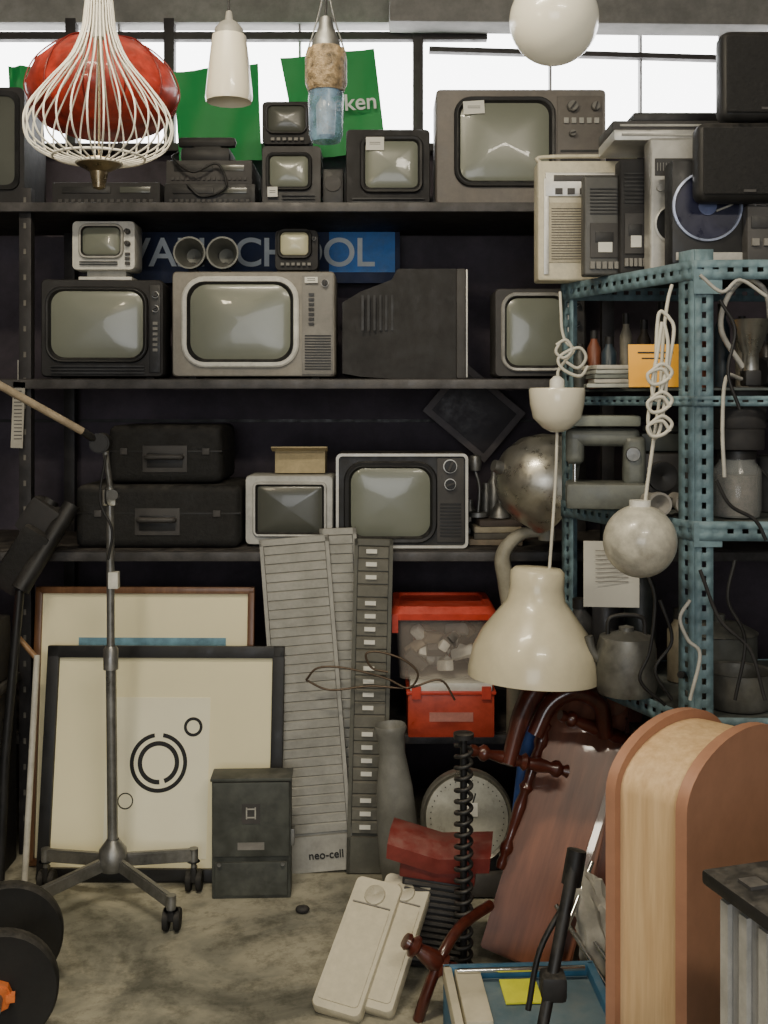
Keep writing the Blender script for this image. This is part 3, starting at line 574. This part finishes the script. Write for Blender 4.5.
# rack top electronics
zr=1.843
def radio(name,bb,Y,z0,d,mat,kind,rz=0,top=None):
    x0,y0,x1,y1=bb;w=S(x1-x0,Y);h=S(y1-y0,Y);g=grp(name,(XX((x0+x1)/2,Y),Y,z0),(0,0,math.radians(rz)))
    box(g,'case',(w,d,h),(0,d/2,h/2),mat,.008,seg=3)
    if kind=='panel':
        box(g,'grille_plate',(w*.8,.004,h*.50),(0,-.001,h*.40),M('cream_grille',(.42,.38,.28),.5,var=.1,scale=80,bump=.4),.003);box(g,'control_strip',(w*.86,.008,h*.20),(0,-.002,h*.80),silver,.003)
        boxes(g,'grille_lines',[((0,-.0035,h*(.18+.022*i)),(w*.74,.002,.002)) for i in range(20)],dgrey)
        boxes(g,'buttons',[((-w*.3+i*w*.12,-.008,h*.74),(w*.07,.008,h*.05)) for i in range(6)],dgrey);box(g,'tuner_window',(w*.7,.003,h*.05),(0,-.008,h*.85),dgrey,.001)
        box(g,'side_strip',(w*.05,.004,h*.8),(-w*.42,-.003,h*.45),silver,.001)
    if kind=='cassette':
        box(g,'door',(w*.7,.006,h*.35),(0,-.002,h*.35),dgrey,.004);box(g,'window',(w*.45,.003,h*.1),(0,-.006,h*.38),black,.001)
        boxes(g,'grille',[((0,-.002,h*(.62+.035*i)),(w*.7,.004,h*.014)) for i in range(8)],black);box(g,'tag',(w*.35,.002,h*.10),(w*.02,-.007,h*.28),labelm,0)
        boxes(g,'keys',[((-w*.3+i*w*.15,-.004,h*.1),(w*.11,.012,h*.07)) for i in range(5)],grey)
    if kind=='boombox':
        lathe(g,'speaker_ring',[(w*.4,0),(w*.42,.006),(w*.38,.008),(w*.36,.0)],silver,(0,-.001,h*.35),YF)
        cyl(g,'speaker_cone',w*.36,.003,(0,-.001,h*.35),black,YF)
        box(g,'tuner',(w*.8,.005,h*.13),(0,-.001,h*.78),dgrey,.002);boxes(g,'dial_marks',[((-w*.35+i*w*.06,-.004,h*.78),(.001,.002,h*.06)) for i in range(12)],lgrey)
        for s in(-.3,0,.3): cyl(g,'knob',w*.07,.012,(s*w,-.006,h*.62),silver,YF)
    if top: tube(g,'handle',[(-w*.45,d*.5,h),(-w*.42,d*.5,h+top),(w*.42,d*.5,h+top),(w*.45,d*.5,h)],.006,mat)
    return g
radio('cassette_radio',(538,152,640,272),3.16,zr,.09,cream,'panel',top=.02)
radio('cassette_player',(584,168,624,268),3.03,zr,.05,M('player_grey',(.10,.10,.095),.45,.3,var=.2),'cassette')
radio('transistor_radio',(620,152,650,268),3.00,zr,.07,black2,'cassette')
radio('transistor_radio',(650,135,698,268),2.92,zr,.07,M('radio_silver',(.50,.49,.45),.4,.3),'boombox')
g=grp('record_player',(XX(711,2.78),2.78,zr));w=S(78,2.78);h=S(105,2.78)
box(g,'case',(w,.08,h),(0,.04,h/2),black,.008)
cc=(-S(4,2.78),-.0,h*.55)
lathe(g,'platter_rim',[(S(35,2.78),0),(S(35,2.78),.008),(S(33,2.78),.01),(S(32.5,2.78),0)],M('ring_blue',(.55,.62,.85),.3,.5),cc,YF,48)
cyl(g,'platter',S(32,2.78),.006,(cc[0],-.001,cc[2]),M('platter_navy',(.01,.012,.04),.3),YF,seg=48);cyl(g,'label',S(9,2.78),.004,(cc[0],-.006,cc[2]),M('lbl_blue',(.12,.15,.3),.4),YF)
tube(g,'tonearm',[(w*.38,-.01,h*.85),(w*.3,-.012,h*.6),(w*.05,-.012,h*.5)],.003,silver)
box(g,'strip',(w*.9,.004,.02),(0,-.001,.02),lgrey,.001)
def speaker(name,bb,Y,z0,d,rz=0):
    x0,y0,x1,y1=bb;w=S(x1-x0,Y);h=S(y1-y0,Y);g=grp(name,(XX((x0+x1)/2,Y),Y,z0),(0,0,math.radians(rz)))
    box(g,'cabinet',(w,d,h),(0,d/2,h/2),black,.03,seg=4);box(g,'grille',(w*.9,.008,h*.84),(0,-.002,h/2),M('speaker_cloth',(.014,.014,.015),.9,var=.3,scale=120,bump=.5),.02,seg=3)
    box(g,'badge',(w*.12,.003,.006),(0,-.007,h*.12),dgrey,0)
g=grp('amplifier',(XX(778,2.72),2.74,zr));box(g,'case',(S(56,2.72),.2,S(58,2.72)),(0,.1,S(29,2.72)),dgrey,.006);boxes(g,'dials',[((-.05+.03*i,-.003,.05),(.018,.008,.018)) for i in range(4)],grey);box(g,'panel',(.12,.004,.03),(0,-.001,.1),black,.001)
speaker('speaker',(698,128,800,208),2.70,zr+S(59,2.72),.07)
speaker('speaker',(722,35,810,126),2.70,zr+S(59,2.72)+S(81,2.70),.07)
g=grp('radio_stack',(XX(640,3.1),3.02,zr+S(133,2.92)+.004))
box(g,'radio_1',(.26,.22,.03),(0.03,.06,.016),silver,.005);box(g,'radio_2',(.3,.2,.028),(.05,.07,.046),dgrey,.005);box(g,'radio_3',(.26,.18,.024),(.09,.07,.073),black,.005)
boxes(g,'trim',[((.03,-.052,.016),(.22,.004,.006)),((.05,-.032,.046),(.26,.004,.006))],lgrey)
# mid rack shelf
zm=1.533
g=grp('book_stack',(XX(620,3.05),2.98,zm))
for i in range(5): box(g,'book_%d'%i,(.19-.012*(i%3),.14,.011),(.0+.01*(i%2),.07,.0065+.0125*i),M('pg%d'%(i%3),[(.42,.44,.40),(.5,.48,.42),(.2,.22,.2)][i%3],.7),.002,rot=(0,0,.06*(i-2)))
g=grp('orange_card',(XX(655,2.84),2.83,zm),(math.radians(-8),0,-.1));box(g,'card',(S(54,2.8),.004,S(44,2.8)),(0,0,S(22,2.8)),M('orange_card',(.95,.45,.02),.5,var=.04,bump=0),.001);boxes(g,'print',[((0,-.003,.09),(.09,.001,.004)),((0,-.003,.075),(.07,.001,.003))],ink)
def jar(px,py,Y,z0,h,r,mat,nm='bottle'):
    g=grp(nm,(XX(px,Y),Y,z0));lathe(g,'body',[(0,0.001),(r,.001),(r,h*.7),(r*.5,h*.82),(r*.5,h*.9)],mat,seg=24);cyl(g,'cap',r*.55,h*.14,(0,0,h*.93),black,seg=20)
cans=[(.06,.065,.06),(.2,.06,.03),(.03,.05,.07),(.25,.23,.18),(.05,.04,.03),(.1,.09,.06)]
for i,(px,Y,h) in enumerate(((580,3.20,.13),(594,3.22,.17),(609,3.19,.15),(626,3.22,.22),(644,3.20,.2),(662,3.18,.25),(682,3.14,.22),(700,3.18,.19),(722,3.12,.24),(742,3.06,.2),(765,3.02,.15),(788,3.0,.2))):
    jar(px,0,Y,zm,h,.018+.002*(i%3),M('can%d'%(i%6),cans[i%6],.4,var=.3))
g=grp('clamp_lamp',(XX(756,2.74),2.78,zm));lathe(g,'cone_shade',[(.052,.13),(.05,.128),(.024,.05),(.02,.045),(.02,.0),(0,0)],M('dull_chrome',(.4,.4,.38),.3,.9),(0,0,.04));box(g,'clamp',(.04,.05,.04),(0,0,.022),black,.006)
tube(g,'cable',[(-.02,0,.05),(-.08,-.02,.14),(-.07,-.03,.22),(-.02,-.02,.27),(.03,-.02,.24),(.05,0,.16)],.007,lgrey)
tube(g,'cable_2',[(-.03,-.02,.02),(-.09,-.09,.02),(-.105,-.11,-.1),(-.10,-.11,-.22)],.005,lgrey)
g=grp('tool_roll',(.98,2.86,zm));tube(g,'roll',[(0,0,.04),(.25,.05,.04)],.038,black2,False);tube(g,'strap',[(.1,-.0,.0),(.1,-.03,.03),(.1,0,.08)],.006,grey)
# low rack shelf
zl=1.203
bg=M('machine_grey',(.13,.14,.125),.4,.1,var=.3)
g=grp('sewing_machine',(XX(606,2.98),2.96,zl),(0,0,-.15))
box(g,'bed',(.22,.16,.07),(0,.08,.036),bg,.012);box(g,'column',(.06,.09,.14),(.075,.08,.13),bg,.02,seg=3);box(g,'arm',(.20,.08,.05),(-.01,.08,.195),bg,.02,seg=3);box(g,'head',(.05,.08,.09),(-.085,.08,.165),bg,.02,seg=3);cyl(g,'needle_bar',.006,.06,(-.085,.08,.10),chrome);lathe(g,'dial',[(.02,0),(.018,.01),(0,.011)],steel,(.07,.034,.15),YF);box(g,'cover_tray',(.2,.13,.03),(-.01,.08,.24),M('cover_green',(.20,.22,.19),.5),.008)
g=grp('binoculars',(XX(670,2.8),2.80,zl))
for s in(-.035,.035): lathe(g,'barrel',[(.0,-.05),(.02,-.05),(.022,0),(.03,.06),(.03,.08),(.024,.08),(.0,.05)],grey,(s,.04,.035),YF)
box(g,'hinge',(.04,.04,.02),(0,.04,.035),black,.004)
g=grp('slide_projector',(XX(668,3.0),3.0,zl));box(g,'body',(.15,.16,.15),(.0,.08,.077),dgrey,.012);lathe(g,'lens',[(.04,0),(.04,.03),(.032,.03),(0,.02)],black,(-.02,-.001,.09),YF)
box(g,'top_tray',(.13,.1,.05),(0,.08,.180),M('tray_green',(.09,.10,.09),.5),.006);lathe(g,'reel',[(0,0),(.05,0),(.05,.015),(0,.015)],bg,(.0,.08,.21))
g=grp('glass_jar',(XX(742,2.76),2.80,zl));lathe(g,'body',[(0,.002),(.055,.002),(.06,.02),(.06,.12),(.045,.14),(.045,.15)],M('jar_glass',(.5,.52,.5),.1,var=.05,alpha=.3,bump=0));cyl(g,'contents',.05,.10,(0,0,.056),M('jar_fill',(.10,.08,.07),.7,var=.6,scale=60));cyl(g,'lid',.048,.02,(0,0,.158),black)
g=grp('film_canister',(XX(742,2.76),2.80,zl+.172));
for i in range(3): lathe(g,'tin_%d'%i,[(0,0),(.065,0),(.067,.004),(.067,.048),(.065,.052),(0,.052)],black2,(0.004*i,0,.053*i))
jar(700,0,3.14,zl,.24,.03,black2,'bottle');jar(726,0,3.12,zl,.28,.035,dgrey,'bottle')
for i in range(3): 
    g=grp('paint_tin',(1.06+.13*i,2.95,zl));lathe(g,'tin',[(0,0),(.055,0),(.055,.14),(.058,.145),(.052,.148),(0,.144)],M('tin%d'%i,[(.1,.1,.1),(.16,.12,.07),(.05,.07,.09)][i],.4,.3));tube(g,'bail',[(-.055,0,.12),(-.04,-.05,.09),(.04,-.05,.09),(.055,0,.12)],.002,steel)
# bottom shelves
zk=.723
dst=M('dull_steel',(.20,.20,.185),.4,.7,var=.35)
g=grp('kettle',(XX(628,2.9),2.92,zk));lathe(g,'body',[(0,.001),(.075,.001),(.08,.02),(.078,.12),(.07,.15),(.02,.165),(.02,.175),(0,.18)],dst)
tube(g,'spout',[(-.065,0,.08),(-.09,0,.11),(-.10,0,.15)],.012,dst);tube(g,'handle',[(-.05,0,.15),(-.04,0,.2),(.04,0,.2),(.05,0,.15)],.006,black)
g=grp('saucepan',(.90,2.80,zk));lathe(g,'pan',[(0,.001),(.08,.001),(.085,.01),(.085,.09),(.088,.092),(.08,.088),(.078,.01),(0,.008)],dst);tube(g,'handle',[(-.083,0,.08),(-.14,-.05,.09),(-.17,-.09,.1)],.009,black)
g=grp('cooking_pot',(.92,3.02,zk));lathe(g,'pot',[(0,.001),(.09,.001),(.1,.02),(.1,.14),(.104,.142),(.06,.165),(.015,.17),(.015,.19),(0,.19)],M('pot_enamel',(.07,.075,.07),.35,var=.3))
for i,(px,Y,h,r) in enumerate(((580,3.2,.2,.04),(606,3.16,.3,.04),(680,3.05,.20,.035),(640,3.15,.35,.045))): jar(px,0,Y,zk,h,r,M('jar_d%d'%(i%6),[(.06,.06,.06),(.03,.03,.035),(.16,.14,.1),(.025,.03,.03)][i],.4),'storage_jar')
for i in range(3):
    g=grp('cardboard_carton',(.80+.26*i,3.0,.205));box(g,'body',(.22,.2,.38),(0,.05,.19),M('carton_dark',(.05,.04,.03),.8),.004);boxes(g,'flaps',[((-.055,.05,.385),(.11,.2,.004)),((.057,.05,.389),(.11,.2,.004))],M('carton_dark',(.05,.04,.03)))
g=grp('paper_note');c0=Vector((.590,3.12,0));c1=Vector((.680,2.98,0))
mid=(c0+c1)/2+Vector((-.015,-.05,0))
obox(g,'sheet',mid+Vector((0,0,.935)),mid+Vector((0,0,1.115)),.15,.002,M('note_paper',(.50,.49,.44),.8,var=.05,bump=0),hint=(1,-.1,0),bev=.0003)
boxes(g,'print',[((mid.x,mid.y-.008,1.09-.012*i),(.09,.001,.0025)) for i in range(8)],grey)
tube(g,'string',[mid+Vector((0,0,1.11)),mid+Vector((.02,.02,1.165))],.0015,white,False)
for i,(pts,mm,Yc) in enumerate([([(690,600),(680,618),(688,640),(700,655),(690,700)],lgrey,2.62),([(735,560),(728,600),(745,640),(735,700)],black,2.64),([(700,570),(720,620),(750,650),(765,700)],black2,2.64),([(716,480),(730,505),(755,520),(766,540)],black,2.64),([(720,300),(735,330),(728,372),(740,410)],black,2.64),([(648,575),(655,600),(650,650),(640,680),(665,705)],black,2.78),([(660,600),(672,640),(655,670),(672,700)],black,2.76),([(700,275),(722,292),(740,280),(766,296)],lgrey,2.62)]):
    tube(grp('power_cable'),'cable',[W(a,b,Yc) for a,b in pts],.0045,mm)
# ---------------- pendant lamps
CZ=3.3
opal=M('opal_glass',(.76,.71,.57),.25,var=.04,coat=.3,bump=0,scale=3)
wc=M('white_cord',(.60,.58,.50),.5,bump=0);cer=M('ceramic_cream',(.66,.60,.43),.3,var=.12,coat=.2,bump=0)
bronze=M('aged_bronze',(.30,.24,.15),.3,.9,var=.3,scale=10)
Y=2.75;g=grp('red_pendant_lamp',W(103,92,Y))
red=M('red_glass',(.40,.035,.018),.35,var=.6,scale=14,coat=.2,bump=.1)
lathe(g,'glass',[(.0,.135),(.05,.132),(.11,.11),(.165,.06),(.19,.0),(.18,-.04),(.14,-.085),(.09,-.105),(.0,-.108)],red)
for i in range(12):
    a=i*math.pi/6;tube(g,'rib_%d'%i,[(r*math.cos(a),r*math.sin(a),z) for r,z in((.05,.133),(.11,.112),(.166,.061),(.191,.0),(.181,-.04),(.14,-.087))],.002,M('rib_red',(.16,.012,.008),.4,bump=0))
lathe(g,'cap',[(0,.17),(.03,.17),(.035,.13)],bronze);tube(g,'cord',[(0,0,.16),(0,0,CZ-g.location.z)],.004,black,False)
Y=2.45;g=grp('wire_cage_lamp',(XX(99,Y),Y,0));zz=lambda p:ZZ(p,Y);wr=M('white_wire',(.85,.81,.70),.4,bump=0)
prof=[(6,-40),(11,-15),(14,10),(17,32),(29,60),(52,88),(68,110),(72.5,128),(66,146),(45,158),(22,163)]
for i in range(30):
    a=2*math.pi*i/30;tube(g,'wire_%d'%i,[(S(r,Y)*math.cos(a),S(r,Y)*math.sin(a),zz(p)) for r,p in prof],.0021,wr,seg=3)
for r,p in((6,-40),(22,163),(45,158)): tube(g,'hoop',[(S(r,Y)*math.cos(t*math.pi/16),S(r,Y)*math.sin(t*math.pi/16),zz(p)) for t in range(32)],.003,wr,False,cyc=True)
lathe(g,'bottom_socket',[(0,zz(190)),(S(6,Y),zz(188)),(S(9,Y),zz(172)),(S(22,Y),zz(165)),(S(20,Y),zz(160)),(0,zz(158))],bronze)
lathe(g,'lamp_holder',[(0,zz(40)),(.014,zz(38)),(.016,zz(20)),(.01,zz(5)),(0,zz(5))],white)
tube(g,'cord',[(0,0,zz(30)),(0,0,CZ)],.004,wc,False);tube(g,'support_rod',[(0,0,zz(165)),(0,0,zz(36))],.003,bronze,False)
Y=2.6;g=grp('glass_pendant_lamp',(XX(229,Y),Y,0));zz=lambda p:ZZ(p,Y)
lathe(g,'shade',[(S(a,Y),zz(b)) for a,b in((9,32),(17,36),(20,60),(24,96),(23,102),(20,98),(16,60),(12,40))],opal,seg=12)
lathe(g,'cap',[(S(a,Y),zz(b)) for a,b in((0,10),(3,12),(4,20),(10,24),(14,29),(15,36),(9,38))],M('cap_grey',(.3,.29,.26),.4));tube(g,'cord',[(0,0,zz(14)),(-.01,.0,CZ)],.003,black,False)
Y=2.5;g=grp('jar_pendant_lamp',(XX(326,Y),Y,0));zz=lambda p:ZZ(p,Y)
lathe(g,'clear_jar',[(S(a,Y),zz(b)) for a,b in((17,90),(18,100),(17,135),(14,142),(0,143))],M('jar_blue_glass',(.20,.32,.46),.12,var=.6,scale=30,alpha=.55,bump=.2));lathe(g,'amber_shell',[(S(a,Y),zz(b)) for a,b in((12,46),(19,50),(21,60),(21,84),(18,92),(15,92))],M('amber_frit',(.28,.20,.11),.35,var=.8,scale=60,bump=.8))
lathe(g,'inner_bottle',[(S(a,Y),zz(b)) for a,b in((0,138),(9,136),(10,105),(4,96),(4,88))],M('inner_glass',(.5,.55,.6),.2,bump=0))
lathe(g,'collar',[(S(a,Y),zz(b)) for a,b in((0,18),(6,18),(8,28),(14,42),(15,50),(8,50))],steel);tube(g,'bail_wire',[(-.045,0,zz(55)),(-.02,0,zz(20)),(0,0,zz(-10)),(.02,0,zz(20)),(.045,0,zz(55))],.002,steel);tube(g,'cord',[(0,0,zz(18)),(0,0,CZ)],.003,black,False)
Y=2.6;g=grp('globe_pendant_lamp',(XX(554,Y),Y,ZZ(20,Y)));R=S(44.5,Y)
lathe(g,'globe',[(R*math.sin(t*math.pi/24),R*math.cos(t*math.pi/24)) for t in range(25)],M('opal_globe',(.88,.83,.67),.22,var=.03,coat=.3,bump=0,emit=.12),seg=48)
lathe(g,'cap',[(.04,R*.93),(.04,R*1.1),(.02,R*1.25),(0,R*1.25)],white);tube(g,'cord',[(0,0,R*1.2),(0,0,CZ-g.location.z)],.004,wc,False)
# ceramic cup lamp + cord
Y=3.0;g=grp('ceramic_lamp_holder',(XX(557,Y),Y,0));zz=lambda p:ZZ(p,Y)
lathe(g,'cup',[(S(a,Y),zz(b)) for a,b in((0,392),(24,391),(27,388),(28,390),(27,404),(24,418),(14,428),(6,432),(0,432))],opal)
lathe(g,'inner_holder',[(.02,zz(391)),(.02,zz(380)),(.008,zz(376)),(0,zz(376))],white)
def P(l,Y0,Y1=None): 
    Y1=Y1 or Y0;n=len(l)-1;return [W(a,b,Y0+(Y1-Y0)*i/n) for i,(a,b) in enumerate(l)]
g=grp('lamp_cord')
tube(g,'run',P([(560,383),(558,372),(566,360),(574,350),(566,342),(562,330),(561,312),(560,292)],3.0,3.2),.0045,wc)
tube(g,'knot',P([(566,362),(578,368),(586,358),(580,348),(566,352),(558,360),(564,370),(580,376),(588,366)],2.98),.0045,wc)
tube(g,'knot_2',P([(556,345),(566,340),(572,350),(564,358),(556,352),(560,342)],2.98),.0045,wc)
tube(g,'lower_run',P([(557,432),(556,470),(553,520),(549,575)],3.0),.0045,wc)
# dome pendant
Y=3.0;g=grp('dome_pendant_lamp',(XX(535,Y),Y,0),(0,0,0));zz=lambda p:ZZ(p,Y)
o=lathe(g,'shade',[(S(a,Y),zz(b)-zz(630)) for a,b in((0,567),(23,568),(27,572),(27,588),(29,600),(38,612),(52,630),(61,648),(65,670),(65,677),(63,677),(59,650),(50,630),(36,610),(26,598),(0,590))],cer,seg=48);o.location=(0,0,zz(630));o.rotation_euler=(math.radians(-3),math.radians(3),0)
# marble globe
Y=2.60;g=grp('marble_globe_lamp',(XX(640,Y),Y,ZZ(541,Y)));R=S(36.5,Y)
lathe(g,'globe',[(R*math.sin(t*math.pi/24),R*math.cos(t*math.pi/24)) for t in range(25)],M('marble_glass',(.46,.44,.37),.3,var=.3,scale=26,coat=.2,bump=0),seg=48);cyl(g,'cap',.025,.02,(0,0,R),white)
g=grp('lamp_cord');tube(g,'run',P([(645,503),(648,480),(653,445),(656,425),(660,395),(662,360),(664,330),(668,300),(672,285)],2.6,2.68),.0045,wc)
for k,y in enumerate((372,400,424)): 
    tube(g,'knot_%d'%k,P([(650,y),(662,y-8),(672,y),(664,y+10),(652,y+12),(648,y+2),(662,y-3),(670,y+7)],2.59),.0045,wc)
tube(g,'loop',P([(668,316),(660,312),(657,330),(655,380),(648,420),(655,438),(662,420),(668,370),(674,330),(668,316)],2.6),.0045,wc)
tube(g,'loop_2',P([(662,322),(658,350),(652,385),(656,400),(664,380),(668,345),(664,322)],2.595),.0045,wc)
# green banners
gb=M('banner_green',(.015,.30,.07),.6,var=.1,scale=2,bump=0)
def quad(parent,name,c,mat):
    bm=bmesh.new();n=8;V=[[None]*(n+1) for _ in range(n+1)]
    for i in range(n+1):
        for j in range(n+1):
            u,v=i/n,j/n;p=(c[0]*(1-u)+c[1]*u)*(1-v)+(c[3]*(1-u)+c[2]*u)*v;p=p+Vector((0,.012*math.sin(u*9+v*4),0));V[i][j]=bm.verts.new(p)
    for i in range(n):
        for j in range(n): bm.faces.new((V[i][j],V[i+1][j],V[i+1][j+1],V[i][j+1]))
    return fin(parent,name,bm,mat)
g=grp('beer_banner');quad(g,'cloth',[W(280,58,4.15),W(374,48,4.15),W(386,150,4.12),W(300,160,4.12)],gb);text(g,'lettering','neken',.085,W(322,112,4.09),(math.pi/2,-.07,0),M('banner_text',(.8,.85,.8),.6,bump=0))
g=grp('beer_banner');quad(g,'cloth',[W(172,72,4.15),W(258,63,4.15),W(262,160,4.12),W(180,165,4.12)],gb)
g=grp('beer_banner');quad(g,'cloth',[W(8,66,4.15),W(34,66,4.15),W(36,130,4.12),W(8,132,4.12)],gb)
g=grp('floor_debris',(XX(302,3.2),3.22,0));bm=bmesh.new();bmesh.ops.create_icosphere(bm,subdivisions=2,radius=.018);bmesh.ops.scale(bm,vec=(1.2,1,.6),verts=bm.verts);bmesh.ops.translate(bm,vec=(0,0,.01),verts=bm.verts);fin(g,'lump',bm,black2)
# ---------------- lights
def area(name,loc,sx,sy,pw,col,rot=(0,0,0)):
    l=bpy.data.lights.new(name,'AREA');l.shape='RECTANGLE';l.size=sx;l.size_y=sy;l.energy=pw;l.color=col
    o=bpy.data.objects.new(name,l);COL.objects.link(o);o.location=loc;o.rotation_euler=rot
area('ceiling_light_a',(-.5,1.6,3.2),.9,.15,44,(1,.88,.66),(math.radians(12),0,0))
area('ceiling_light_b',(1.0,-.4,3.2),1.2,.2,50,(1,.90,.72),(math.radians(20),0,0))
area('front_fill',(-.3,-2.6,1.7),2.2,1.6,62,(.95,.97,1),(math.radians(90),0,0))  # added fill light behind the camera, gives the TV bodies shape
l=bpy.data.lights.new('bulb','POINT');l.energy=15;l.color=(1,.84,.56);l.shadow_soft_size=.05;o=bpy.data.objects.new('bulb_light',l);COL.objects.link(o);o.location=(-.9,1.3,2.4)
wd=bpy.data.worlds.new('World');bpy.context.scene.world=wd;wd.use_nodes=True;bg_=wd.node_tree.nodes['Background'];bg_.inputs[0].default_value=(1,1,1,1);bg_.inputs[1].default_value=8
# ---------------- camera
cam=bpy.data.cameras.new('Camera');cam.sensor_fit='VERTICAL';cam.sensor_height=24;cam.lens=F/1024*24;cam.shift_y=-(512-HZ)/1024;cam.clip_start=.05
co=bpy.data.objects.new('Camera',cam);COL.objects.link(co);co.location=(0,0,CH);co.rotation_euler=(math.pi/2,0,0);bpy.context.scene.camera=co
